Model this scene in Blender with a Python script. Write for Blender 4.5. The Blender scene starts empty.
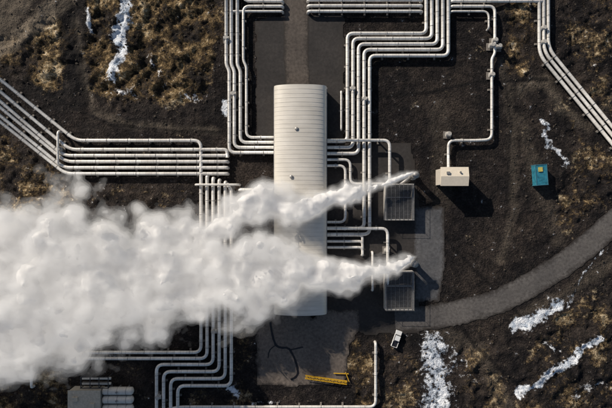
import bpy, bmesh, math, random, sys, time
import numpy as np
from mathutils import Vector, Matrix
random.seed(4); rng=np.random.default_rng(4)
S=0.3; H=142.8
def P(x,y,z=0.0):           # site plan coordinates -> metres
    return Vector(((x-306)*S,(204-y)*S,z))
def U(x,y,z):               # site plan coordinates for raised things
    k=(H-z)/H
    return Vector(((x-306)*S*k,(204-y)*S*k,z))
# ---------------- noise helpers
def vnoise(x,y,seed):
    xi=np.floor(x).astype(np.int64); yi=np.floor(y).astype(np.int64)
    fx=x-xi; fy=y-yi; fx=fx*fx*(3-2*fx); fy=fy*fy*(3-2*fy)
    def h(a,b):
        n=(a*374761393+b*668265263+seed*982451653)&0x7fffffff
        n=((n^(n>>13))*1274126177)&0x7fffffff
        return ((n^(n>>16))&0xffff)/65535.0
    return (h(xi,yi)*(1-fx)+h(xi+1,yi)*fx)*(1-fy)+(h(xi,yi+1)*(1-fx)+h(xi+1,yi+1)*fx)*fy
def fbm(x,y,seed,o=4):
    t=0;a=.5;n=0
    for i in range(o):
        t=t+a*vnoise(x*2**i,y*2**i,seed+i*17); n+=a; a*=.5
    return t/n
# ---------------- material helpers
def newmat(name):
    m=bpy.data.materials.new(name); m.use_nodes=True
    nt=m.node_tree; b=nt.nodes['Principled BSDF']; return m,nt,b
def nz(nt,scale,detail=4,rough=.6,vec=None):
    n=nt.nodes.new('ShaderNodeTexNoise'); n.inputs['Scale'].default_value=scale
    n.inputs['Detail'].default_value=detail; n.inputs['Roughness'].default_value=rough
    if vec is not None: nt.links.new(vec,n.inputs['Vector'])
    return n.outputs['Fac']
def ramp(nt,fac,stops):
    n=nt.nodes.new('ShaderNodeValToRGB'); e=n.color_ramp.elements
    while len(e)<len(stops): e.new(.5)
    for k,(p,c) in enumerate(stops):
        e[k].position=p; e[k].color=(*c,1) if len(c)==3 else c
    nt.links.new(fac,n.inputs[0]); return n.outputs[0]
def mix(nt,f,a,b,mode='MIX'):
    n=nt.nodes.new('ShaderNodeMix'); n.data_type='RGBA'; n.blend_type=mode
    for s,v in ((n.inputs[0],f),(n.inputs[6],a),(n.inputs[7],b)):
        if hasattr(v,'node'): nt.links.new(v,s)
        else: s.default_value=v if not isinstance(v,tuple) or len(v)==4 else (*v,1)
    return n.outputs[2]
def mth(nt,op,a,b=0.0,c=0.0,clamp=False,T='ShaderNodeMath'):
    n=nt.nodes.new(T); n.operation=op; n.use_clamp=clamp
    for i,v in enumerate((a,b,c)):
        if hasattr(v,'node'): nt.links.new(v,n.inputs[i])
        elif i<len(n.inputs): n.inputs[i].default_value=v
    return n.outputs[0]
def mrange(nt,v,a,b,c=0.0,d=1.0,smooth=False):
    n=nt.nodes.new('ShaderNodeMapRange'); nt.links.new(v,n.inputs[0])
    if smooth: n.interpolation_type='SMOOTHSTEP'
    for i,x in enumerate((a,b,c,d)): n.inputs[i+1].default_value=x
    return n.outputs[0]
def attr(nt,name):
    n=nt.nodes.new('ShaderNodeAttribute'); n.attribute_name=name; return n.outputs['Fac']
def gpos(nt):
    return nt.nodes.new('ShaderNodeNewGeometry').outputs['Position']
def bump(nt,b,h,strength=.5,dist=.1):
    n=nt.nodes.new('ShaderNodeBump'); n.inputs['Strength'].default_value=strength; n.inputs['Distance'].default_value=dist
    nt.links.new(h,n.inputs['Height']); nt.links.new(n.outputs[0],b.inputs['Normal'])
def simple(name,c,rough=.6,metal=0,var=.25,scale=1.5,bumpd=0.0):
    m,nt,b=newmat(name); p=gpos(nt); f=nz(nt,scale,4,.65,p)
    c2=tuple(v*(1-var) for v in c); c3=tuple(min(1,v*(1+var*.6)) for v in c)
    col=ramp(nt,f,[(.3,c2),(.7,c3)])
    nt.links.new(col,b.inputs['Base Color']); b.inputs['Roughness'].default_value=rough; b.inputs['Metallic'].default_value=metal
    return m
# ---------------- mesh helpers
def link(o,parent=None):
    bpy.context.scene.collection.objects.link(o)
    if parent: o.parent=parent
    return o
def meshobj(name,v,f,mat,parent=None,smooth=False,uv=None):
    me=bpy.data.meshes.new(name); me.from_pydata([tuple(a) for a in v],[],f); me.update()
    if mat: me.materials.append(mat)
    if smooth: me.polygons.foreach_set('use_smooth',[True]*len(me.polygons))
    if uv is not None:
        l=me.uv_layers.new(name='UVMap')
        li=np.zeros(len(me.loops),dtype=np.int32); me.loops.foreach_get('vertex_index',li)
        l.data.foreach_set('uv',np.array(uv,dtype=np.float32)[li].ravel())
    return link(bpy.data.objects.new(name,me),parent)
def empty(name,loc=(0,0,0)):
    e=bpy.data.objects.new(name,None); e.empty_display_size=1; link(e); e.location=loc; return e
class MB:
    def __init__(s): s.v=[]; s.f=[]
    def box(s,c,d,rz=0):
        cx,cy,cz=c; n=len(s.v); ca,sa=math.cos(rz),math.sin(rz)
        for sz in (-.5,.5):
            for sx,sy in ((-.5,-.5),(.5,-.5),(.5,.5),(-.5,.5)):
                x=sx*d[0];y=sy*d[1]
                s.v.append((cx+x*ca-y*sa,cy+x*sa+y*ca,cz+sz*d[2]))
        s.f+= [(n,n+3,n+2,n+1),(n+4,n+5,n+6,n+7)]+[(n+i,n+(i+1)%4,n+4+(i+1)%4,n+4+i) for i in range(4)]
    def cyl(s,a,b,r0,r1=None,seg=16,caps=True):
        a=Vector(a);b=Vector(b); r1=r0 if r1 is None else r1
        d=(b-a).normalized(); u=d.orthogonal().normalized(); w=d.cross(u); n=len(s.v)
        for p,r in ((a,r0),(b,r1)):
            for i in range(seg):
                t=2*math.pi*i/seg; s.v.append(tuple(p+u*math.cos(t)*r+w*math.sin(t)*r))
        for i in range(seg):
            j=(i+1)%seg; s.f.append((n+i,n+j,n+seg+j,n+seg+i))
        if caps: s.f.append(tuple(range(n+seg-1,n-1,-1))); s.f.append(tuple(range(n+seg,n+2*seg)))
    def obj(s,name,mat,parent=None,smooth=False): return meshobj(name,s.v,s.f,mat,parent,smooth)

# =================== GROUND =====================
def polysd(X,Y,poly):
    n=len(poly); d=np.full(X.shape,1e9); ins=np.zeros(X.shape,bool)
    for i in range(n):
        x0,y0=poly[i]; x1,y1=poly[(i+1)%n]
        dx,dy=x1-x0,y1-y0; t=np.clip(((X-x0)*dx+(Y-y0)*dy)/(dx*dx+dy*dy+1e-9),0,1)
        d=np.minimum(d,np.hypot(X-x0-t*dx,Y-y0-t*dy))
        c=((y0>Y)!=(y1>Y))&(X<(x1-x0)*(Y-y0)/((y1-y0) if y1!=y0 else 1e-9)+x0)
        ins^=c
    return np.where(ins,d,-d)
def lined(X,Y,pts):
    d=np.full(X.shape,1e9)
    for (x0,y0),(x1,y1) in zip(pts[:-1],pts[1:]):
        dx,dy=x1-x0,y1-y0; t=np.clip(((X-x0)*dx+(Y-y0)*dy)/(dx*dx+dy*dy+1e-9),0,1)
        d=np.minimum(d,np.hypot(X-x0-t*dx,Y-y0-t*dy))
    return d
def ss(a,b,x):
    t=np.clip((x-a)/(b-a),0,1); return t*t*(3-2*t)
step=1.15
fx=np.arange(-40,652,step); fy=np.arange(-40,448,step)
def ext(a):
    lo=[a[0]]; hi=[a[-1]]; s=3
    while lo[-1]>-9000: lo.append(lo[-1]-s); s*=1.25
    s=3
    while hi[-1]<9500: hi.append(hi[-1]+s); s*=1.25
    return np.concatenate([lo[:0:-1],a,hi[1:]])
gx=ext(fx); gy=ext(fy); X,Y=np.meshgrid(gx,gy)
jx=(fbm(X/14,Y/14,1)-.5)*16+(fbm(X/4,Y/4,91,3)-.5)*6; jy=(fbm(X/14,Y/14,2)-.5)*16+(fbm(X/4,Y/4,92,3)-.5)*6
XJ=X+jx; YJ=Y+jy
moss_polys=[([(18,28),(60,12),(78,30),(72,62),(52,92),(10,80),(-60,100),(-60,60)],.72),
 ([(92,-60),(210,-60),(222,40),(215,78),(196,104),(150,100),(118,108),(92,90),(80,60)],.88),
 ([(-60,128),(20,135),(62,175),(78,205),(60,240),(-60,260)],.58),
 ([(70,180),(190,188),(180,215),(90,205)],.3),
 ([(503,-60),(532,-60),(534,60),(525,85),(505,70)],.65),
 ([(552,-60),(700,-60),(700,140),(600,115),(566,70)],.42),
 ([(560,100),(600,150),(700,200),(700,230),(606,205),(570,238),(552,215),(566,180),(575,140)],.5),
 ([(530,338),(575,300),(700,280),(700,460),(500,460),(515,400)],.45),
 ([(455,345),(500,335),(510,370),(492,460),(458,460)],.42),
 ([(346,335),(372,338),(374,460),(340,460),(350,380)],.75),
 ([(382,330),(425,340),(420,460),(380,460)],.42),
 ([(236,310),(254,330),(255,460),(185,460),(188,395),(232,380)],.45),
 ([(-60,350),(70,362),(72,460),(-60,460)],.6),
 ([(20,330),(150,365),(150,380),(20,360)],.35),
]
moss=np.zeros(X.shape)
for pl,w in moss_polys: moss=np.maximum(moss,w*ss(-7,8,polysd(XJ,YJ,pl)))
far=ss(30,120,np.maximum.reduce([-X,X-612,-Y,Y-408])); moss=np.maximum(moss,far*.6)
tan_lines=[([(84,-20),(50,12),(10,44),(-60,80)],9,.8),([(-20,40),(10,10),(30,-20)],14,.45),
 ([(75,20),(82,70),(95,110),(130,125),(215,132)],3,.35),([(0,330),(60,350)],8,.3),
 ([(500,60),(512,120),(515,210),(500,260)],4,.25),([(440,110),(445,200)],10,.12),
 ([(612,100),(590,130),(560,105)],4,.3),([(505,408),(480,350),(430,330)],8,.2),([(520,90),(545,80),(560,110)],5,.35),([(520,120),(545,200),(560,240)],7,.16),([(612,262),(570,292),(520,318)],6,.25)]
tan=np.zeros(X.shape)
for pl,w,s in tan_lines: tan=np.maximum(tan,s*ss(w+4,w-4,lined(XJ*.5+X*.5,YJ*.5+Y*.5,pl)))
snow_l=[([(124,-20),(128,8),(119,34),(124,56),(110,76)],6.5,1.0),([(88,8),(90,30)],3.5,.7),([(309,20),(312,48)],2.5,.75),
 ([(224,100),(226,112)],3,.9),([(516,328),(540,316),(556,303)],6.5,1.05),([(518,396),(545,376),(580,352),(598,340)],4.6,1.0),
 ([(434,345),(438,380),(434,430)],15,.80),([(452,352),(452,400)],6,.42),([(553,148),(545,132),(540,118)],2.8,.8),([(556,150),(566,163)],2.4,.8),([(229,390),(236,393)],4,.8),
 ([(63,335),(75,333)],2.5,.8),([(600,250),(575,290),(566,305)],1.6,.65),([(185,95),(195,100)],4,.5),([(522,175),(528,180)],1,.6),([(108,355),(140,358)],1.5,.5),([(545,345),(560,352)],2,.5),([(252,405),(280,402)],1.5,.5),
 ([(110,86),(130,92)],6,.48),([(150,60),(170,84)],5,.42),([(575,395),(600,385)],6,.38),([(460,360),(475,380)],6,.35)]
snow=np.zeros(X.shape)
for pl,w,s in snow_l: snow=np.maximum(snow,s*ss(w*1.5+1.2,w*.2-.6,lined(X*.3+XJ*.7,Y*.3+YJ*.7,pl)))
dark_l=[([(40,90),(75,108),(110,124),(160,130),(222,133)],1.1,.8),([(326,97),(380,96),(430,92),(480,82),(546,79)],1.3,1),
 ([(505,86),(511,120),(508,182)],1.0,.8),([(416,186),(455,250),(530,325),(575,380)],1.1,.8),([(440,300),(475,345),(530,395)],1.4,.8),
 ([(413,200),(500,215),(560,240)],1,.4),([(60,-20),(72,60),(80,100)],9,.75),([(490,212),(500,240),(480,300)],1.2,.4),([(500,90),(560,160),(575,210)],1,.5),([(540,110),(560,145),(600,185)],2,.6),
 ([(345,60),(345,140)],1,.5),([(250,20),(250,140)],3,.5),([(235,315),(245,400)],3,.5),([(375,325),(415,330)],14,.6)]
dark=np.zeros(X.shape)
for pl,w,s in dark_l: dark=np.maximum(dark,s*ss(w+1.4,w-.3,lined(X*.8+XJ*.2,Y*.8+YJ*.2,pl)))
flat_polys=[[(222,-60),(500,-60),(505,70),(520,250),(430,330),(330,400),(180,400),(60,400),(60,345),(200,320),(235,310),(235,200),(70,185),(60,130),(210,140)]]
flat=np.zeros(X.shape)
for pl in flat_polys: flat=np.maximum(flat,ss(-6,14,polysd(X,Y,pl)))
road_pts=[(700,146),(650,188),(612,224),(577,254),(545,276),(520,291),(490,304),(455,313),(425,318),(395,320)]
flat=np.maximum(flat,ss(28,15,lined(X,Y,road_pts)))
flat=np.maximum(flat,ss(22,10,lined(X,Y,[(-60,25),(0,88),(70,140),(230,158)])))
flat=np.maximum(flat,ss(18,9,lined(X,Y,[(541,-40),(541,60),(612,150),(680,236)])))
flat=np.maximum(flat,ss(18,9,lined(X,Y,[(160,360),(160,460)])))
flat=np.maximum(flat,ss(16,8,lined(X,Y,[(540,165),(540,190)])))
flat=np.maximum(flat,ss(34,22,lined(X,Y,[(90,380),(120,400)])))
rel=(1-flat)*(.35+.65*moss)
Z=rel*((fbm(X/30,Y/30,5)-.45)*3.8+(fbm(X/8,Y/8,8,5)-.5)*3.2)+(fbm(X/3,Y/3,12,3)-.5)*.12*(1-.6*flat)
Z+=far*(fbm(X/600,Y/600,44)-.5)*40*ss(200,2500,np.hypot(X-306,Y-204))
Z-=.10
Z=np.where(flat>.9,np.minimum(Z,-.02),Z)
ny,nx=X.shape
verts=np.stack([(X-306)*S,(204-Y)*S,Z],-1).reshape(-1,3)
idx=np.arange(nx*ny).reshape(ny,nx)
quads=np.stack([idx[:-1,:-1],idx[1:,:-1],idx[1:,1:],idx[:-1,1:]],-1).reshape(-1,4)
me=bpy.data.meshes.new('ground'); me.vertices.add(len(verts)); me.vertices.foreach_set('co',verts.astype(np.float32).ravel())
me.loops.add(quads.size); me.loops.foreach_set('vertex_index',quads.astype(np.int32).ravel())
me.polygons.add(len(quads)); me.polygons.foreach_set('loop_start',np.arange(0,quads.size,4,dtype=np.int32))
me.update(calc_edges=True); me.validate()
me.polygons.foreach_set('use_smooth',[True]*len(me.polygons))
for nme,a in (('moss',moss),('tan',tan),('snow',snow),('dark',dark)):
    at=me.attributes.new(nme,'FLOAT','POINT'); at.data.foreach_set('value',a.astype(np.float32).ravel())
m,nt,b=newmat('volcanic_ground'); p=gpos(nt)
n1=nz(nt,.05,2,.6,p); n2=nz(nt,.35,5,.7,p); n3=nz(nt,2.5,3,.7,p); n4=nz(nt,.11,5,.74,p); n5=nz(nt,.9,3,.72,p)
grav=ramp(nt,n2,[(.3,(.006,.0056,.0066)),(.5,(.014,.012,.012)),(.72,(.040,.032,.028))])
grav=mix(nt,mrange(nt,n1,.44,.68),grav,ramp(nt,n2,[(.3,(.016,.0135,.013)),(.7,(.060,.046,.037))]))
grav=mix(nt,.7,grav,ramp(nt,n3,[(.35,(.2,.2,.2)),(.65,(2.0,2.0,2.0))]),'MULTIPLY')
mf=mth(nt,'ADD',mth(nt,'MULTIPLY',mth(nt,'ADD',n2,n5),.5),mth(nt,'MULTIPLY',mth(nt,'SUBTRACT',n4,.5),1.3))
mosscol=ramp(nt,mf,[(.34,(.012,.010,.007)),(.46,(.045,.031,.016)),(.55,(.115,.078,.038)),(.63,(.25,.175,.09)),(.75,(.50,.40,.26))])
mosscol=mix(nt,.65,mosscol,ramp(nt,n3,[(.35,(.25,.25,.25)),(.65,(1.6,1.6,1.6))]),'MULTIPLY')
mm=mth(nt,'ADD',attr(nt,'moss'),mth(nt,'MULTIPLY',mth(nt,'SUBTRACT',n4,.5),2.6))
mm=mth(nt,'ADD',mm,mth(nt,'MULTIPLY',mth(nt,'SUBTRACT',n5,.5),1.4))
col=mix(nt,mrange(nt,mm,.42,.95),grav,mosscol)
tf=mth(nt,'MULTIPLY',attr(nt,'tan'),mth(nt,'ADD',.35,n2),clamp=True)
col=mix(nt,tf,col,ramp(nt,n3,[(.3,(.13,.105,.08)),(.7,(.30,.25,.19))]))
col=mix(nt,mth(nt,'MULTIPLY',attr(nt,'dark'),.8),col,(.008,.0075,.008))
sn=mth(nt,'ADD',attr(nt,'snow'),mth(nt,'ADD',mth(nt,'MULTIPLY',mth(nt,'SUBTRACT',n5,.5),1.7),mth(nt,'MULTIPLY',mth(nt,'SUBTRACT',n2,.5),2.2)))
col=mix(nt,mrange(nt,sn,.44,.80),col,ramp(nt,n2,[(.36,(.34,.43,.55)),(.58,(.86,.88,.91))]))
nt.links.new(col,b.inputs['Base Color']); b.inputs['Roughness'].default_value=.95; b.inputs['Specular IOR Level'].default_value=.15
bump(nt,b,mth(nt,'ADD',mth(nt,'ADD',mth(nt,'MULTIPLY',n2,1.2),mth(nt,'MULTIPLY',n5,.8)),mth(nt,'MULTIPLY',n3,.5)),1.0,.7)
me.materials.append(m); link(bpy.data.objects.new('ground',me))

# rocks: single scattered mass
rv=[];rf=[]
ico=[(0,0,1),(.89,0,.45),(.28,.85,.45),(-.72,.53,.45),(-.72,-.53,.45),(.28,-.85,.45),(0,0,-.3)]
icf=[(0,1,2),(0,2,3),(0,3,4),(0,4,5),(0,5,1),(1,6,2),(2,6,3),(3,6,4),(4,6,5),(5,6,1)]
def zat(x,y):
    i=int(np.clip(np.searchsorted(gy,y),1,ny-1)); j=int(np.clip(np.searchsorted(gx,x),1,nx-1)); return Z[i,j],flat[i,j],moss[i,j]
for k in range(11000):
    x=random.uniform(-30,642); y=random.uniform(-30,438); z,fl,mo=zat(x,y)
    if fl>.5 and random.random()<.9: continue
    r=.12+.4*random.random()**4; 
    if fl>.5: r*=.45
    a=random.random()*6.3; n=len(rv); q=P(x,y,z)
    for (vx,vy,vz) in ico:
        k1=random.uniform(.7,1.25)
        rv.append((q.x+(vx*math.cos(a)-vy*math.sin(a)*.8)*r*k1,q.y+(vx*math.sin(a)+vy*math.cos(a)*.8)*r*k1,q.z+vz*r*.7*k1))
    rf+=[tuple(n+i for i in f) for f in icf]
meshobj('lava_rocks',rv,rf,simple('lava_rock',(.055,.043,.032),.95,0,.6,.8))

# =================== ROAD / PADS =====================
def asphalt(name,c1,c2,tanmix=.4):
    m,nt,b=newmat(name); p=gpos(nt)
    n1=nz(nt,.12,5,.65,p); n2=nz(nt,1.2,4,.7,p); n3=nz(nt,9,2,.6,p)
    col=ramp(nt,n1,[(.3,c1),(.7,c2)])
    col=mix(nt,.8,col,ramp(nt,n2,[(.3,(.5,.48,.46)),(.7,(1.4,1.37,1.33))]),'MULTIPLY')
    col=mix(nt,.5,col,ramp(nt,n3,[(.35,(.7,.7,.7)),(.65,(1.2,1.2,1.2))]),'MULTIPLY')
    uvn=nt.nodes.new('ShaderNodeAttribute'); uvn.attribute_name='edge'
    e=mth(nt,'ADD',uvn.outputs['Fac'],mth(nt,'MULTIPLY',mth(nt,'SUBTRACT',n2,.5),1.5))
    e=mth(nt,'ADD',e,mth(nt,'MULTIPLY',mth(nt,'SUBTRACT',n1,.5),1.5))
    mr=nt.nodes.new('ShaderNodeMapRange'); nt.links.new(e,mr.inputs[0]); mr.inputs[1].default_value=.15; mr.inputs[2].default_value=.95
    col=mix(nt,mr.outputs[0],(.026,.021,.018),col)
    nt.links.new(col,b.inputs['Base Color']); b.inputs['Roughness'].default_value=.9
    return m
def edgeattr(o,vals):
    at=o.data.attributes.new('edge','FLOAT','POINT'); at.data.foreach_set('value',np.array(vals,dtype=np.float32))
def smoothpts(pts,n=8):
    out=[]; Q=[pts[0]]+list(pts)+[pts[-1]]
    for i in range(1,len(Q)-2):
        a,b_,c,d=[np.array(q,float) for q in Q[i-1:i+3]]
        for k in range(n):
            t=k/n; out.append(.5*((2*b_)+(-a+c)*t+(2*a-5*b_+4*c-d)*t*t+(-a+3*b_-3*c+d)*t**3))
    out.append(np.array(pts[-1],float)); return out
def road(name,pts,w,mat,z=.03,jf=1.0):
    sp=smoothpts(pts,14); v=[];e=[];f=[]
    cols=[-1,-.82,-.4,0,.4,.82,1]; ev=[0,.6,1.2,1.3,1.2,.6,0]
    for i,q in enumerate(sp):
        a=sp[max(0,i-1)]; c=sp[min(len(sp)-1,i+1)]; t=(c-a)/np.linalg.norm(c-a); nn=np.array([-t[1],t[0]])
        for s,x in zip(cols,ev):
            j=(fbm(np.array([i*.7+s*9.]),np.array([3.+s]),7)[0]-.5)*3*jf*(abs(s)>.9)
            r=q+nn*(s*w/2+j*np.sign(s)); v.append(tuple(P(r[0],r[1],z))); e.append(x)
    n=len(cols)
    for i in range(len(sp)-1):
        for k in range(n-1): f.append((i*n+k,i*n+k+1,(i+1)*n+k+1,(i+1)*n+k))
    o=meshobj(name,v,f,mat); edgeattr(o,e); return o
def pad(name,poly,mat,z=.02,cell=2.0,jit=2.0):
    xs=[q[0] for q in poly]; ys=[q[1] for q in poly]
    ax=np.arange(min(xs)-3,max(xs)+3,cell); ay=np.arange(min(ys)-3,max(ys)+3,cell)
    A,B=np.meshgrid(ax,ay); A2=A+(fbm(A/5,B/5,31,3)-.5)*jit*2; B2=B+(fbm(A/5,B/5,32,3)-.5)*jit*2
    sd=polysd(A2,B2,poly); keep=sd>0; ids=-np.ones(A.shape,int); v=[];e=[]
    for i in range(A.shape[0]):
        for j in range(A.shape[1]):
            if keep[i,j]: ids[i,j]=len(v); v.append(tuple(P(A[i,j],B[i,j],z))); e.append(min(1.3,sd[i,j]/5))
    f=[]
    for i in range(A.shape[0]-1):
        for j in range(A.shape[1]-1):
            q=(ids[i,j],ids[i+1,j],ids[i+1,j+1],ids[i,j+1])
            if min(q)>=0: f.append(q)
            elif sum(k>=0 for k in q)==3: f.append(tuple(k for k in q if k>=0))
    o=meshobj(name,v,f,mat); edgeattr(o,e); return o
asp=asphalt('asphalt_grey',(.075,.070,.069),(.125,.116,.110))
aspd=asphalt('asphalt_dark',(.019,.017,.017),(.043,.038,.036))
aspw=asphalt('asphalt_warm',(.11,.092,.080),(.18,.15,.128))
conc=asphalt('concrete_pad_mat',(.065,.068,.076),(.115,.115,.12))
road('access_road',road_pts,25,asp,.035)
road('gravel_road',[(296,-60),(296,20),(297,84)],25,asphalt('road_brown',(.065,.054,.047),(.105,.088,.075)),.03)
pad('asphalt_yard',[(254,309),(312,309),(312,317),(326,308),(360,308),(362,330),(350,345),(346,385),(290,387),(256,385)],aspw,.012)
pad('asphalt_yard',[(254,20),(284,14),(345,14),(345,142),(256,142)],aspd,.008)
pad('asphalt_yard',[(326,142),(412,142),(420,205),(420,335),(362,335),(326,308)],aspd,.004)
pad('concrete_pad',[(413,206),(445,206),(446,262),(440,302),(413,302)],conc,.02,1.5,.6)
m_stain=simple('wet_stain',(.012,.011,.012),.35,0,.2)
road('meltwater_stain',[(270,322),(276,345),(290,350),(298,372),(291,380)],2.2,m_stain,.05,.35)
road('meltwater_stain',[(276,345),(270,350),(268,358)],1.0,m_stain,.055,.2)
road('meltwater_stain',[(290,350),(303,347)],1.2,m_stain,.058,.2)

# =================== PIPES =====================
m,nt,b=newmat('aluminium_cladding'); pipe_m=m
uv=nt.nodes.new('ShaderNodeUVMap').outputs[0]; sp=nt.nodes.new('ShaderNodeSeparateXYZ'); nt.links.new(uv,sp.inputs[0])
seam=mth(nt,'LESS_THAN',mth(nt,'FRACT',mth(nt,'DIVIDE',sp.outputs[0],1.8)),.05)
p=gpos(nt); n1=nz(nt,.25,3,.6,p); n2=nz(nt,3,3,.6,p)
col=ramp(nt,n1,[(.3,(.66,.63,.59)),(.7,(.85,.83,.79))])
wn=nt.nodes.new('ShaderNodeTexWhiteNoise'); wn.noise_dimensions='1D'
nt.links.new(mth(nt,'FLOOR',mth(nt,'DIVIDE',sp.outputs[0],1.8)),wn.inputs['W'])
col=mix(nt,.45,col,ramp(nt,wn.outputs['Value'],[(0,(.68,.68,.68)),(1,(1.2,1.2,1.2))]),'MULTIPLY')
col=mix(nt,.5,col,ramp(nt,n2,[(.3,(.72,.70,.66)),(.7,(1.1,1.1,1.1))]),'MULTIPLY')
col=mix(nt,mth(nt,'MULTIPLY',seam,.55),col,(.16,.14,.12))
nt.links.new(col,b.inputs['Base Color']); b.inputs['Metallic'].default_value=.2; b.inputs['Roughness'].default_value=.42
sup_m=simple('concrete_support',(.20,.18,.16),.9,0,.3)
steel_m=simple('galvanised_steel',(.32,.31,.30),.5,.5,.3)
dark_m=simple('dark_steel',(.05,.05,.055),.6,.2,.3)
def fillet(pts,r):
    out=[Vector(pts[0])]
    for i in range(1,len(pts)-1):
        p0,p1,p2=Vector(pts[i-1]),Vector(pts[i]),Vector(pts[i+1])
        a=(p0-p1);c=(p2-p1); ra=min(r,a.length*.45,c.length*.45)
        A=p1+a.normalized()*ra; C=p1+c.normalized()*ra
        for k in range(7):
            t=k/6; out.append(A*(1-t)**2+p1*2*t*(1-t)+C*t*t)
    out.append(Vector(pts[-1])); return out
def pipe(pts,r=.55,z=1.35,fr=1.9,drop=(False,False),sup=True,every=6.0):
    Q=[P(x,y,z) if len(q)==2 else P(q[0],q[1],q[2]) for q in pts for x,y in [q[:2]]]
    if drop[0]: Q=[Vector((Q[0].x,Q[0].y,-.3))]+Q
    if drop[1]: Q=Q+[Vector((Q[-1].x,Q[-1].y,-.3))]
    C=fillet(Q,fr); 
    C=[c for i,c in enumerate(C) if i==0 or (c-C[i-1]).length>1e-4]
    seg=14; v=[];uvs=[];f=[];L=random.random()*40; prev=None
    for i,c in enumerate(C):
        t=(C[min(i+1,len(C)-1)]-C[max(i-1,0)]).normalized()
        if prev is None: u=t.orthogonal().normalized()
        else:
            u=(prev-t*prev.dot(t)).normalized()
        prev=u; w=t.cross(u)
        if i: L+=(c-C[i-1]).length
        for k in range(seg+1):
            a=2*math.pi*k/seg; v.append(c+u*math.cos(a)*r+w*math.sin(a)*r); uvs.append((L,k/seg))
    for i in range(len(C)-1):
        for k in range(seg): f.append((i*(seg+1)+k,i*(seg+1)+k+1,(i+1)*(seg+1)+k+1,(i+1)*(seg+1)+k))
    f.append(tuple(range(seg))); f.append(tuple((len(C)-1)*(seg+1)+k for k in reversed(range(seg))))
    o=meshobj('steam_pipe',v,f,pipe_m,None,True,uvs)
    if sup:
        mb=MB(); fl=MB()
        for a,c in zip(Q[:-1],Q[1:]):
            d=c-a; l=d.length
            if abs(d.z)>.5 or l<5: continue
            n=max(1,int(l/every)); rz=math.atan2(d.y,d.x)
            for k in range(n):
                q=a+d*((k+.5)/n)
                mb.box((q.x,q.y,.12),(.55,r*2+.75,.5),rz)
                h=q.z-r-.37+.12
                mb.box((q.x,q.y,.37+h/2),(.22,r*1.2,h),rz)
                dn=d.normalized()
                fl.cyl(q-dn*.07,q+dn*.07,r+.07,seg=14)
        if mb.v: mb.obj('supports',sup_m,o)
        if fl.v: fl.obj('clamp_rings',steel_m,o)
    return o
# west pipelines
X0=-70
def wl(y0): return (X0,y0-70*.82)
W=[(79,78,141,204),(89,72,150,210),(97,66,156,216),(105,68,162,222),(114,66,168,228),(122,68,174,234)]
for (y0,xk,yk,xe),yb in zip(W,(351,357,363,370,377,384)):
    xl={351:68,357:74,363:158,370:165,377:172,384:179}[yb]
    pts=[wl(y0),(xk,yk),(xe if xe<230 else 228,yk)]
    if yk in(141,): pts=[wl(y0),(xk,yk),(202,yk),(202,yb),(xl,yb)]
    elif yk==150: pts=[wl(y0),(xk,yk),(228,yk),(228,158)]; 
    else: pts=[wl(y0),(xk,yk),(228,yk)]
    pipe(pts,r=.5,fr=2.2,drop=(False,yk!=150))
for x,yb,xl in ((208,357,74),(214,363,158),(220,370,165),(226,377,172),(232,384,179)):
    e=[(xl,yb)] if yb<360 else [(xl,yb),(xl,470)]
    pipe([(x if x<228 else 228,176+ (x-208)*.35),(x,190),(x,yb)]+e,r=.5,fr=2.2,drop=(True,yb<360))
pipe([(62,132),(62,166)],r=.35,z=2.4,drop=(True,True),sup=False)
pipe([(197,185),(240,185)],r=.35,z=2.6,drop=(True,True),sup=False)
pipe([(240,190),(275,190)],r=.5,z=2.0,drop=(True,False),sup=False)
pipe([(232,204),(275,204)],r=.5,z=2.0,drop=(True,False),sup=False)
pipe([(34,365),(34,386)],r=.4,drop=(True,True)); pipe([(34,352),(-40,352)],r=.4,drop=(True,False))
# north-west bundle
for i,(x,y) in enumerate(((227,153),(232,148),(238,143))):
    pipe([(x,-60),(x,66),(x+3,72),(x+3,y),(275,y)],r=.5)
pipe([(244,-60),(244,3),(283,3)],r=.42,drop=(False,True))
pipe([(283,8),(244,8),(244,62),(247,68),(247,138),(275,138)],r=.42,drop=(True,False))
pipe([(283,13),(250,13),(232.5,13)],r=.35,z=1.3,drop=(True,True),sup=False)
# north-east bundle
E=[(425,35,347),(430.5,40,352.5),(436,45.5,358),(441.5,51,363.5),(447,57,369)]
yend=[(142,326),(148,326),(154,326),(228,326),(234,326)]
for (xv,yh,xl),(ye,xx) in zip(E,yend):
    pipe([(xv,-60),(xv,yh),(xl,yh),(xl,ye),(xx,ye)],r=.52,fr=1.8)
for y,xe in ((2,421),(7.5,421),(13,421)):
    pipe([(308,y),(xe,y)],r=.45,drop=(True,True))
pipe([(341,92),(341,130)],r=.3,z=1.0,drop=(True,True))
# link to shed and well
pipe([(450,3),(541,3)],r=.45,z=1.4,drop=(True,True))
pipe([(450,8),(493,8),(493,55),(490,60),(490,140),(476,141),(447,141),(447,168)],r=.42,drop=(True,False))
pipe([(450,13),(487,13),(487,30)],r=.3,drop=(True,True))
for i,x in enumerate((537,541.5,546)):
    pipe([(x,-60),(x,56-i*3),(700,56-i*3+(700-x)*1.22)],r=.48,fr=3)
# east side of hall
pipe([(326,141.5),(388,141.5),(388,184)],r=.45,z=2.9,drop=(False,True))
pipe([(326,160),(350,160),(350,184),(384,184)],r=.4,z=1.2,drop=(False,True))
pipe([(326,166),(345,166),(345,222),(326,222)],r=.4,z=1.2)
pipe([(326,228),(386,228),(386,284)],r=.45,z=2.9,drop=(False,True))
for y in (235,241,247): pipe([(326,y),(362,y),(362,y+8)],r=.4,z=1.2,drop=(False,True))
pipe([(372,252),(372,290)],r=.35,z=1.2,drop=(True,True))
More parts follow.
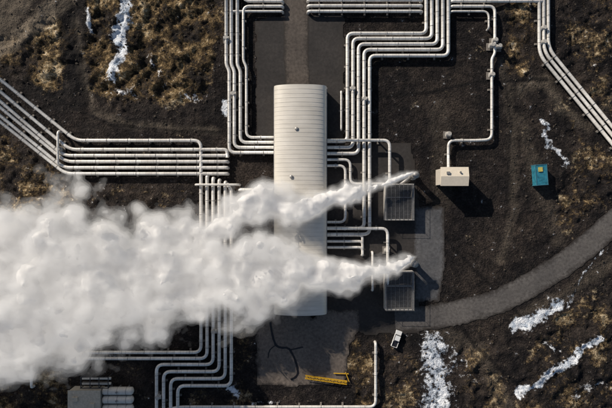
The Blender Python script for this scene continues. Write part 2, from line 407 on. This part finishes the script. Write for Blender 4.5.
# south loop
pipe([(375,342),(375,405),(180,405),(150,412),(150,470)],r=.42,fr=2,drop=(True,False))

# =================== MAIN HALL =====================
hall=empty('industrial_building',P(300.5,200)); 
x0,x1=(275-306)*S,(326-306)*S; yT,yB=(204-86)*S,(204-314)*S
cx=(x0+x1)/2; wd=(x1-x0)*.98; ytop=yT*.965; ybot=yB*.965
roof_m,nt,b=newmat('pale_roof_sheet'); p=gpos(nt); sp=nt.nodes.new('ShaderNodeSeparateXYZ'); nt.links.new(p,sp.inputs[0])
n1=nz(nt,.15,4,.6,p); mp=nt.nodes.new('ShaderNodeMapping'); mp.inputs['Scale'].default_value=(.2,2,.2); nt.links.new(p,mp.inputs[0])
n2=nz(nt,1,3,.6,mp.outputs[0])
col=ramp(nt,n1,[(.3,(.63,.59,.52)),(.7,(.74,.70,.63))])
col=mix(nt,.4,col,ramp(nt,n2,[(.3,(.78,.77,.75)),(.7,(1.05,1.05,1.05))]),'MULTIPLY')
nt.links.new(col,b.inputs['Base Color']); b.inputs['Roughness'].default_value=.42; b.inputs['Metallic'].default_value=.15
def inv(o): o.parent=hall; o.matrix_parent_inverse=Matrix.Translation(-Vector(hall.location)); return o
zE=3.4; zR=5.9; N=28
def arc(i,ex=0): 
    t=i/N; x=-1+2*t; return (cx+x*(wd/2+ex), zE+(zR-zE)*math.sqrt(max(0,1-(abs(x)**2.0)*.995))+ex)
v=[];f=[]
ys=np.linspace(ybot-.3,ytop+.3,60)
for y in ys:
    for i in range(N+1): a=arc(i,.15); v.append((a[0],y,a[1]))
for j in range(59):
    for i in range(N): n=j*(N+1)+i; f.append((n,n+1,n+N+2,n+N+1))
inv(meshobj('roof',v,f,roof_m,None,True))
mb=MB()
yy=ybot
while yy<ytop:                          # raised standing seams
    for i in range(N):
        a=arc(i,.17); c=arc(i+1,.17); n=len(mb.v)
        mb.v+=[(a[0],yy-.04,a[1]),(a[0],yy+.04,a[1]),(c[0],yy+.04,c[1]),(c[0],yy-.04,c[1])]
        mb.v+=[(a[0],yy-.04,a[1]+.025),(a[0],yy+.04,a[1]+.025),(c[0],yy+.04,c[1]+.025),(c[0],yy-.04,c[1]+.025)]
        mb.f+=[(n+4,n+7,n+6,n+5),(n,n+3,n+7,n+4),(n+1,n+5,n+6,n+2)]
    yy+=1.25
inv(mb.obj('roof_seams',roof_m))
wall_m=simple('wall_cladding',(.55,.50,.43),.6,0,.12)
v=[];f=[]
for y in (ybot,ytop):
    n=len(v); v.append((cx-wd/2,y,0))
    for i in range(N+1): a=arc(i); v.append((a[0],y,a[1]))
    v.append((cx+wd/2,y,0)); f.append(tuple(range(n,len(v))))
f.append((0,1,N+4,N+3)); f.append((N+1,N+2,2*N+5,2*N+4))
inv(meshobj('walls',v,f,wall_m))
mb=MB(); 
mb.box((cx,ybot-.04,2.0),(4.2,.12,4.0)); mb.box((cx,ytop+.04,2.0),(4.2,.12,4.0)); mb.box((cx+5,ybot-.04,1.05),(1.0,.12,2.1))
for y in np.linspace(ybot+6,ytop-6,7):
    mb.box((cx-wd/2-.03,y,2.2),(.1,2.4,1.1)); mb.box((cx+wd/2+.03,y,2.2),(.1,2.4,1.1))
inv(mb.obj('doors_and_windows',dark_m))
mb=MB()
for y,px_ in ((178,292),(224,290),(272,293),(132,297)):
    q=P(px_,y); mb.cyl((q.x,q.y,5.4),(q.x,q.y,6.2),.36); mb.cyl((q.x,q.y,6.2),(q.x,q.y,6.4),.55,.25)
inv(mb.obj('roof_vents',steel_m))
mb=MB(); mb.box((cx-wd/2-.22,(ytop+ybot)/2,zE-.02),(.22,ytop-ybot,.18)); mb.box((cx+wd/2+.24,(ytop+ybot)/2,zE-.02),(.22,ytop-ybot,.18))
inv(mb.obj('gutters',steel_m))

# =================== SMALL BUILDINGS =====================
def group(name,c): 
    e=empty(name,c); return e
def child(mb,name,mat,par,smooth=False): return mb.obj(name,mat,par,smooth)
cream=simple('cream_panel',(.72,.64,.52),.55,0,.1)
e=group('equipment_shed',U(454.5,177,0)+Vector((-2.0,-.2,0)))
EH=6.4
mb=MB(); mb.box((0,0,EH/2),(7.3,4.6,EH)); child(mb,'walls',wall_m,e)
mb=MB(); L=4.0; W=2.7
mb.v=[(-L,-W,EH-.05),(L,-W,EH-.05),(L,W,EH-.05),(-L,W,EH-.05),(-L,-W,EH+.1),(L,-W,EH+.1),(L,W,EH+.1),(-L,W,EH+.1),(-L,.0,EH+.7),(L,.0,EH+.7)]
mb.f=[(0,3,2,1),(0,1,5,4),(2,3,7,6),(4,5,9,8),(6,7,8,9),(1,2,6,9,5),(3,0,4,8,7)]
child(mb,'roof',cream,e)
mb=MB()
mb.box((-1.5,-2.33,1.3),(2.4,.1,2.6)); mb.box((2.2,-2.33,1.1),(1,.1,2.2)); mb.box((3.68,0,2.8),(.1,1.4,1)); child(mb,'door_and_windows',dark_m,e)
mb=MB(); mb.cyl((1.5,1.2,EH+.3),(1.5,1.2,EH+1),.25); mb.box((-2,1,EH+.7),(.9,.7,.5)); child(mb,'roof_vent',steel_m,e)
# shipping container
cm=simple('container_cyan_paint',(.04,.25,.34),.5,0,.45,1.2)
e=group('shipping_container',U(540.5,176,0)+Vector((-1.0,.2,0))); e.rotation_euler[2]=math.radians(4)
mb=MB(); mb.box((0,0,1.42),(3.3,6.0,2.5))
for i in range(20):
    y=-2.8+i*.295
    for sx in (-1,1): mb.box((sx*1.67,y,1.42),(.08,.15,2.3))
    mb.box((0,y,2.70),(3.0,.15,.07))
child(mb,'corrugated_body',cm,e)
mb=MB()
for sx in (-1,1):
    for sy in (-1,1): mb.box((sx*1.66,sy*3.0,1.42),(.2,.2,2.85))
    mb.box((sx*1.66,0,2.78),(.16,5.8,.12))
for sy in (-1,1): mb.box((0,sy*3.0,2.78),(3.1,.16,.12)); mb.box((0,sy*2.4,.08),(3.2,.4,.16))
for x in (-1,-.4,.4,1): mb.cyl((x,-3.08,.3),(x,-3.08,2.5),.04,seg=6)
child(mb,'frame_and_door_bars',simple('container_frame_paint',(.05,.16,.22),.5),e)
mb=MB(); mb.box((-.3,1.6,2.85),(1.2,1.3,.25)); child(mb,'rust_patch_cover',simple('yellow_cover',(.5,.42,.1),.7),e)

# silencer stations
lat=simple('grating',(.16,.16,.165),.7,.2,.3); rimm=simple('pale_concrete',(.42,.40,.37),.85,0,.2)
def silencer(cpx,cpy,w,h,sx,sy):
    c=P(cpx,cpy); e=group('steam_silencer',c); W=w*S; Hh=h*S
    mb=MB()
    for s in (-1,1):
        mb.box((s*(W/2-.15),0,1.5),(.3,Hh,3.0)); mb.box((0,s*(Hh/2-.15),1.5),(W-.6,.3,3.0))
    mb.box((0,Hh*.12,1.5),(W-.6,.25,2.8))
    child(mb,'basin_walls',rimm,e)
    mb=MB(); mb.box((0,0,.2),(W-.6,Hh-.6,.3)); child(mb,'basin_floor',dark_m,e)
    mb=MB(); n=int(Hh/.42)
    for i in range(n): mb.box((0,-Hh/2+.5+i*(Hh-1)/(n-1),3.05),(W-.2,.13,.1))
    for i in range(7): mb.box((-W/2+.5+i*(W-1)/6,0,3.13),(.1,Hh-.2,.06))
    child(mb,'grating',lat,e)
    mb=MB(); 
    for s in (-1,1):
        for t in (-1,0,1): mb.cyl((s*(W/2-.1),t*(Hh/2-.2),3),(s*(W/2-.1),t*(Hh/2-.2),4.1),.04,seg=6)
        mb.box((s*(W/2-.1),0,4.1),(.06,Hh,.06)); mb.box((0,s*(Hh/2-.1),4.1),(W,.06,.06))
    child(mb,'handrail',steel_m,e)
    q=P(sx,sy)-c; mb=MB(); mb.cyl((q.x,q.y,-.1),(q.x,q.y,5.2),.95,.85,20); mb.cyl((q.x,q.y,5.0),(q.x,q.y,5.4),1.0,1.0,20); mb.cyl((q.x,q.y,0),(q.x,q.y,1.2),1.3,1.3,20)
    mb.cyl((q.x,q.y,1.0),(0,Hh/2-.6,1.0),.45,.45,12)
    child(mb,'exhaust_stack',steel_m,e,True)
silencer(397.5,202,28,36,412,176)
silencer(397.5,289,28,38,411,262)
# bottom-left plant
e=group('control_building',P(90,397))
mb=MB(); mb.box((0,0,1.9),(9.0,6.6,3.8)); child(mb,'walls',wall_m,e)
mb=MB(); mb.box((0,0,3.9),(9.4,7.0,.24)); mb.box((-2.5,1,4.2),(1.6,1.2,.5)); mb.box((2.5,-1,4.2),(1.2,1.6,.5)); child(mb,'roof',simple('beige_roof',(.5,.44,.35),.7),e)
mb=MB(); mb.box((0,-3.33,1.2),(2,.1,2.4)); 
for y in(-1.5,1.5): mb.box((-4.53,y,2),(.1,1.2,1))
child(mb,'door_and_windows',dark_m,e)
tm=simple('tank_paint',(.66,.62,.56),.5,.1,.15)
for i,y in enumerate((388,396.5,405)):
    e=group('storage_tank',P(121,y)); mb=MB()
    mb.cyl((-4,0,2.2),(4,0,2.2),1.15,seg=24,caps=False)
    for s in (-1,1):
        mb.cyl((s*4,0,2.2),(s*4.35,0,2.2),1.15,.95,24,False) ; mb.cyl((s*4.35,0,2.2),(s*4.6,0,2.2),.95,.4,24)
    child(mb,'shell',tm,e,True)
    mb=MB()
    for s in (-2.6,0,2.6): mb.cyl((s-.06,0,2.2),(s+.06,0,2.2),1.2,seg=24); mb.box((s,0,.6),(.3,1.8,1.3))
    mb.cyl((0,0,3.2),(0,0,3.7),.3); child(mb,'saddles_and_bands',steel_m,e)
e=group('pipe_rack_frame',P(100,378)); mb=MB()
for x in (-4,-1.3,1.3,4):
    for y in (-1.6,1.6): mb.box((x,y,1.8),(.2,.2,3.6))
    mb.box((x,0,3.7),(.2,3.4,.2))
for y in (-1.6,0,1.6): mb.box((0,y,3.9),(8.3,.18,.18))
child(mb,'steel_frame',dark_m,e)
mb=MB(); mb.cyl((-4.2,-.8,2.2),(4.2,-.8,2.2),.4,seg=14); mb.cyl((-4.2,.7,2.2),(4.2,.7,2.2),.4,seg=14); child(mb,'pipes',tm,e,True)
ym=simple('yellow_paint',(.62,.36,.02),.5,0,.2)
e=group('crane_boom',P(326,379)); e.rotation_euler[2]=math.radians(-8); mb=MB()
for y in (-.4,.4):
    for z in (.35,1.1): mb.box((0,y,z),(12.6,.15,.15))
for i in range(13):
    x=-6+i; mb.box((x,0,1.1),(.08,.8,.08)); mb.box((x,0,.35),(.08,.8,.08)); mb.box((x,.4,.72),(.08,.08,.75)); mb.box((x,-.4,.72),(.08,.08,.75))
    if i<12: mb.box((x+.5,0,1.12),(1.2,.07,.07),math.radians(40 if i%2 else -40))
child(mb,'lattice',ym,e)
mb=MB(); mb.box((6.2,1.6,.5),(.2,3.0,.25),.5); mb.box((4.2,2.4,.5),(4.5,.2,.25),.1); child(mb,'jib_end',ym,e)
def valve(px,py,w=1.6,h=1.6,name='valve_station'):
    e=group(name,P(px,py)); mb=MB(); mb.box((0,0,.1),(w+.6,h+.6,.35)); child(mb,'plinth',sup_m,e)
    mb=MB(); mb.cyl((0,0,1.2),(0,0,2.5),.3,seg=10); mb.cyl((0,0,2.5),(0,0,2.6),.55,seg=14); mb.cyl((-w/2,0,1.35),(w/2,0,1.35),.65,.65,12); mb.box((0,h/2-.2,1.2),(.5,.4,1.6)); child(mb,'valve_body',rimm,e)
for q in ((493,42),(490,47),(490,76),(227,40),(234,95),(541,30),(541,44),(62,150),(352,90),(364,100),(447,135),(497,48),(386,250),(352,200),(215,330),(160,395)): valve(*q)
# pickup truck near the south yard
e=group('pickup_truck',P(396,338)); e.rotation_euler[2]=math.radians(70)
wp=simple('white_car_paint',(.75,.75,.74),.3,0,.04)
mb=MB(); mb.box((0,0,.75),(5.0,1.8,.5)); mb.box((1.9,0,1.05),(1.1,1.7,.12)); mb.box((.4,0,1.75),(1.5,1.5,.06))
for s in (-1,1): mb.box((-1.6,s*.86,1.15),(1.8,.08,.35))
mb.box((-2.46,0,1.15),(.08,1.7,.35)); child(mb,'body',wp,e)
mb=MB(); mb.box((.4,0,1.36),(1.9,1.55,.72)); mb.box((-1.6,0,1.03),(1.7,1.6,.05))
for s in (-1,1):
    for x in (-1.55,1.6): mb.cyl((x,s*.7,.38),(x,s*.93,.38),.38)
child(mb,'glass_and_wheels',simple('dark_glass',(.02,.02,.025),.2),e)

# =================== STEAM =====================
D=[[(424,168,0,5.6,.2),(418,171,2.4,6.0,.75),(404,176,6,6.2,.8),(380,185,9.5,6.6,.82),(352,195,12,7,.82),(325,201,14,7.2,.82),(300,206,18,7.6,.80),(270,207,25,8,.66),(240,210,28,9,.58),(200,235,27,10,.5),(150,240,32,11,.4),(100,235,32,12,.4),(0,240,30,14,.4),(-120,240,30,16,.3)],
   [(420,256,0,5.6,.2),(414,258,4.5,6.0,.78),(398,266,12,6.4,.85),(368,272,14,6.8,.84),(330,277,23,7.2,.88),(290,272,33,8,.90),(250,271,40,9,.88),(210,278,42,10,.86),(170,277,48,11,.82),(130,274,60,13,.82),(90,278,68,15,.80),(50,288,76,17,.68),(0,300,88,19,.54),(-60,310,98,22,.45),(-120,310,98,22,.3)]]
XA,XB=-130.,44.
ZS=.58
plume=empty('steam_plume',(0,0,0))
ng=bpy.data.node_groups.new('steam_field','GeometryNodeTree')
ng.interface.new_socket(name='Geometry',in_out='OUTPUT',socket_type='NodeSocketGeometry')
nt=ng; M=lambda op,a,b=0.0,c=0.0,clamp=False: mth(nt,op,a,b,c,clamp)
pos=nt.nodes.new('GeometryNodeInputPosition').outputs[0]
def vm(op,a,b):
    n=nt.nodes.new('ShaderNodeVectorMath'); n.operation=op
    for i,v in enumerate((a,b)):
        if hasattr(v,'node'): nt.links.new(v,n.inputs[i if op!='SCALE' else (0,3)[i]])
        elif op=='SCALE' and i==1: n.inputs[3].default_value=v
        else: n.inputs[i].default_value=v
    return n.outputs[0]
def noise(vec,scale,det,rough=.6):
    n=nt.nodes.new('ShaderNodeTexNoise'); nt.links.new(vec,n.inputs['Vector']); n.inputs['Scale'].default_value=scale
    n.inputs['Detail'].default_value=det; n.inputs['Roughness'].default_value=rough; return n
def fcurve(t,ys,lo,hi,xs):
    n=nt.nodes.new('ShaderNodeFloatCurve'); nt.links.new(t,n.inputs['Value']); c=n.mapping.curves[0]
    pts=sorted(zip(xs,ys))
    pts=[((x-XA)/(XB-XA),(y-lo)/(hi-lo)) for x,y in pts]; pts=[q for q in pts if 0<=q[0]<=1]
    while len(c.points)<len(pts): c.points.new(.5,.5)
    for cp,q in zip(c.points,pts): cp.location=q
    n.mapping.update(); return M('ADD',M('MULTIPLY',n.outputs[0],hi-lo),lo)
def worley(vec,sc):
    n=nt.nodes.new('ShaderNodeTexVoronoi'); n.feature='F1'; n.inputs['Scale'].default_value=sc
    nt.links.new(vec,n.inputs['Vector']); return n.outputs['Distance']
w1=noise(pos,.06,1).outputs['Color']; w2=noise(pos,.24,2,.6).outputs['Color']
nb=noise(pos,.10,4,.58).outputs['Fac']; nf=noise(pos,.7,2,.5).outputs['Fac']
pw0=vm('ADD',pos,vm('SCALE',vm('SUBTRACT',w2,(.5,.5,.5)),4.0))
wo=M('ADD',M('MULTIPLY',worley(pw0,.15),.70),M('MULTIPLY',worley(pw0,.36),.14))
total=None
for kn in D:
    xs=[];yc=[];zc=[];rr=[];dd=[]
    for (px_,py_,r,z,dn) in kn:
        q=U(px_,py_,z); xs.append(q.x); yc.append(q.y); zc.append(z); rr.append(r*S*(H-z)/H); dd.append(dn)
    s0=nt.nodes.new('ShaderNodeSeparateXYZ'); nt.links.new(pos,s0.inputs[0])
    t0=M('DIVIDE',M('SUBTRACT',s0.outputs[0],XA),XB-XA,clamp=True)
    R0=fcurve(t0,rr,0,40,xs)
    off=vm('ADD',vm('SCALE',vm('SUBTRACT',w1,(.5,.5,.5)),M('MULTIPLY',R0,.9)),vm('SCALE',vm('SUBTRACT',w2,(.5,.5,.5)),M('MINIMUM',M('MULTIPLY',R0,1.3),3.6)))
    pw=vm('ADD',pos,off); s=nt.nodes.new('ShaderNodeSeparateXYZ'); nt.links.new(pw,s.inputs[0])
    t=M('DIVIDE',M('SUBTRACT',s.outputs[0],XA),XB-XA,clamp=True)
    R=fcurve(t,rr,0,40,xs); YC=fcurve(t,yc,-60,40,xs); ZC=fcurve(t,zc,0,40,xs); DN=fcurve(t,dd,0,1.2,xs)
    dy=M('SUBTRACT',s.outputs[1],YC); dz=M('DIVIDE',M('SUBTRACT',s.outputs[2],ZC),ZS)
    d=M('DIVIDE',M('SQRT',M('ADD',M('MULTIPLY',dy,dy),M('MULTIPLY',dz,dz))),M('MAXIMUM',R,.15))
    amp=M('MINIMUM',M('ADD',.6,M('MULTIPLY',R,.08)),1.05)
    nfw=M('MAXIMUM',M('SUBTRACT',1.5,M('MULTIPLY',R,.22)),.25)     # small puffs only near the vents
    add=M('ADD',M('ADD',M('MULTIPLY',M('SUBTRACT',nb,.5),1.9),M('MULTIPLY',M('SUBTRACT',nf,.5),nfw)),M('MULTIPLY',M('SUBTRACT',wo,.38),.95))
    d2=M('ADD',d,M('MULTIPLY',add,amp))
    dens=M('MAXIMUM',M('SUBTRACT',M('SUBTRACT',2.0,d2),M('MULTIPLY',M('SUBTRACT',1.0,DN),.5)),0.0)
    total=dens if total is None else M('MAXIMUM',total,dens)
vc=nt.nodes.new('GeometryNodeVolumeCube'); nt.links.new(total,vc.inputs['Density'])
vc.inputs['Min'].default_value=(-118,-48,.5); vc.inputs['Max'].default_value=(36,24,32)
for a,r in zip('XYZ',(308,144,63)): vc.inputs['Resolution '+a].default_value=r
go=nt.nodes.new('NodeGroupOutput')
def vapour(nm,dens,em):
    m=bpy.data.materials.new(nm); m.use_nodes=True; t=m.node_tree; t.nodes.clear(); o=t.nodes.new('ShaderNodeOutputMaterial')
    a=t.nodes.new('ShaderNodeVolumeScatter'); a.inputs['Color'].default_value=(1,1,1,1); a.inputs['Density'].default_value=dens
    e=t.nodes.new('ShaderNodeEmission'); e.inputs[0].default_value=(1,.95,.90,1); e.inputs[1].default_value=dens*em  # added self-glow in place of sunlight scattered repeatedly inside the steam
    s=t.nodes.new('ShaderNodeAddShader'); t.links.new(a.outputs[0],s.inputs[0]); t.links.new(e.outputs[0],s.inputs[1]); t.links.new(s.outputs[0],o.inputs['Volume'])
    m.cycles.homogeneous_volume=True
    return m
cm_,cnt,b=newmat('steam_dense'); b.inputs['Base Color'].default_value=(.84,.83,.82,1); b.inputs['Roughness'].default_value=1; b.inputs['Specular IOR Level'].default_value=0
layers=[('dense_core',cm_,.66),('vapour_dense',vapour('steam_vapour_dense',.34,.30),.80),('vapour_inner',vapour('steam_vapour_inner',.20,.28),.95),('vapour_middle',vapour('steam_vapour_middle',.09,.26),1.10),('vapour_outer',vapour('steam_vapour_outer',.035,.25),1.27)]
tmp=bpy.data.objects.new('tmp_field',bpy.data.meshes.new('tmp_field')); link(tmp)
tmp.modifiers.new('steam','NODES').node_group=ng
# iso levels of one vapour field, told apart by material slot
join=nt.nodes.new('GeometryNodeJoinGeometry')
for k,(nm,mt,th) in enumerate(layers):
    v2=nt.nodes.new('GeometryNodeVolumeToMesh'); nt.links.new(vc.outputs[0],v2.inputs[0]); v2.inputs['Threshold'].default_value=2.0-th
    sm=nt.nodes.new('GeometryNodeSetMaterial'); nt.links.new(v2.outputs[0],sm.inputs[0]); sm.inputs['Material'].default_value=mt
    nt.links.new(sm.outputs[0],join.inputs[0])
nt.links.new(join.outputs[0],go.inputs[0])
bpy.context.view_layer.update()
dg=bpy.context.evaluated_depsgraph_get(); em=bpy.data.meshes.new_from_object(tmp.evaluated_get(dg))
nvv=len(em.vertices); npp=len(em.polygons)
co=np.zeros(nvv*3,np.float32); em.vertices.foreach_get('co',co); co=co.reshape(-1,3)
mi=np.zeros(npp,np.int32); em.polygons.foreach_get('material_index',mi)
lt=np.zeros(npp,np.int32); em.polygons.foreach_get('loop_total',lt); ls=np.zeros(npp,np.int32); em.polygons.foreach_get('loop_start',ls)
lv=np.zeros(len(em.loops),np.int32); em.loops.foreach_get('vertex_index',lv)
names=[mm_.name if mm_ else '' for mm_ in em.materials]
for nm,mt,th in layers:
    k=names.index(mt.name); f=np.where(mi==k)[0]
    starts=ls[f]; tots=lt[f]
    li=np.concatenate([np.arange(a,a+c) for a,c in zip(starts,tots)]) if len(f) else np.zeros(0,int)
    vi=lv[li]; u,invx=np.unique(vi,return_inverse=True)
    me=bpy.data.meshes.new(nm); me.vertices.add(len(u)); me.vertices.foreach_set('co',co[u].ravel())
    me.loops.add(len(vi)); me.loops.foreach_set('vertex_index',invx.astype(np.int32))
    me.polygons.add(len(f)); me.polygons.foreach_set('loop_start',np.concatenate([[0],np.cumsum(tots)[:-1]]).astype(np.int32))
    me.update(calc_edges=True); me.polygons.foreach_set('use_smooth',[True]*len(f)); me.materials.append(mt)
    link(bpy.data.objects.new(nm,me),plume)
bpy.data.objects.remove(tmp)

# =================== LIGHT / CAMERA =====================
sc=bpy.context.scene
az=math.radians(-45); el=math.radians(27)    # sun in the north-west
sd=Vector((math.sin(az)*math.cos(el),math.cos(az)*math.cos(el),math.sin(el)))
w=bpy.data.worlds.new('World'); sc.world=w; w.use_nodes=True; t=w.node_tree
bg=t.nodes['Background']; sky=t.nodes.new('ShaderNodeTexSky'); sky.sky_type='NISHITA'; sky.sun_disc=False
sky.sun_elevation=el; sky.sun_rotation=az; t.links.new(sky.outputs[0],bg.inputs[0]); bg.inputs[1].default_value=.07
sl=bpy.data.lights.new('sun','SUN'); sl.energy=5; sl.angle=math.radians(.5); sl.color=(1,.91,.79)
so=link(bpy.data.objects.new('sun',sl)); so.rotation_euler=(-sd).to_track_quat('-Z','Y').to_euler()
cam=bpy.data.cameras.new('camera'); co=link(bpy.data.objects.new('camera',cam)); co.location=(0,0,H); co.rotation_euler=(0,0,0)
cam.lens=28; cam.sensor_width=36; cam.clip_end=20000; sc.camera=co
sc.view_settings.view_transform='Standard'; sc.view_settings.look='None'; sc.view_settings.exposure=0
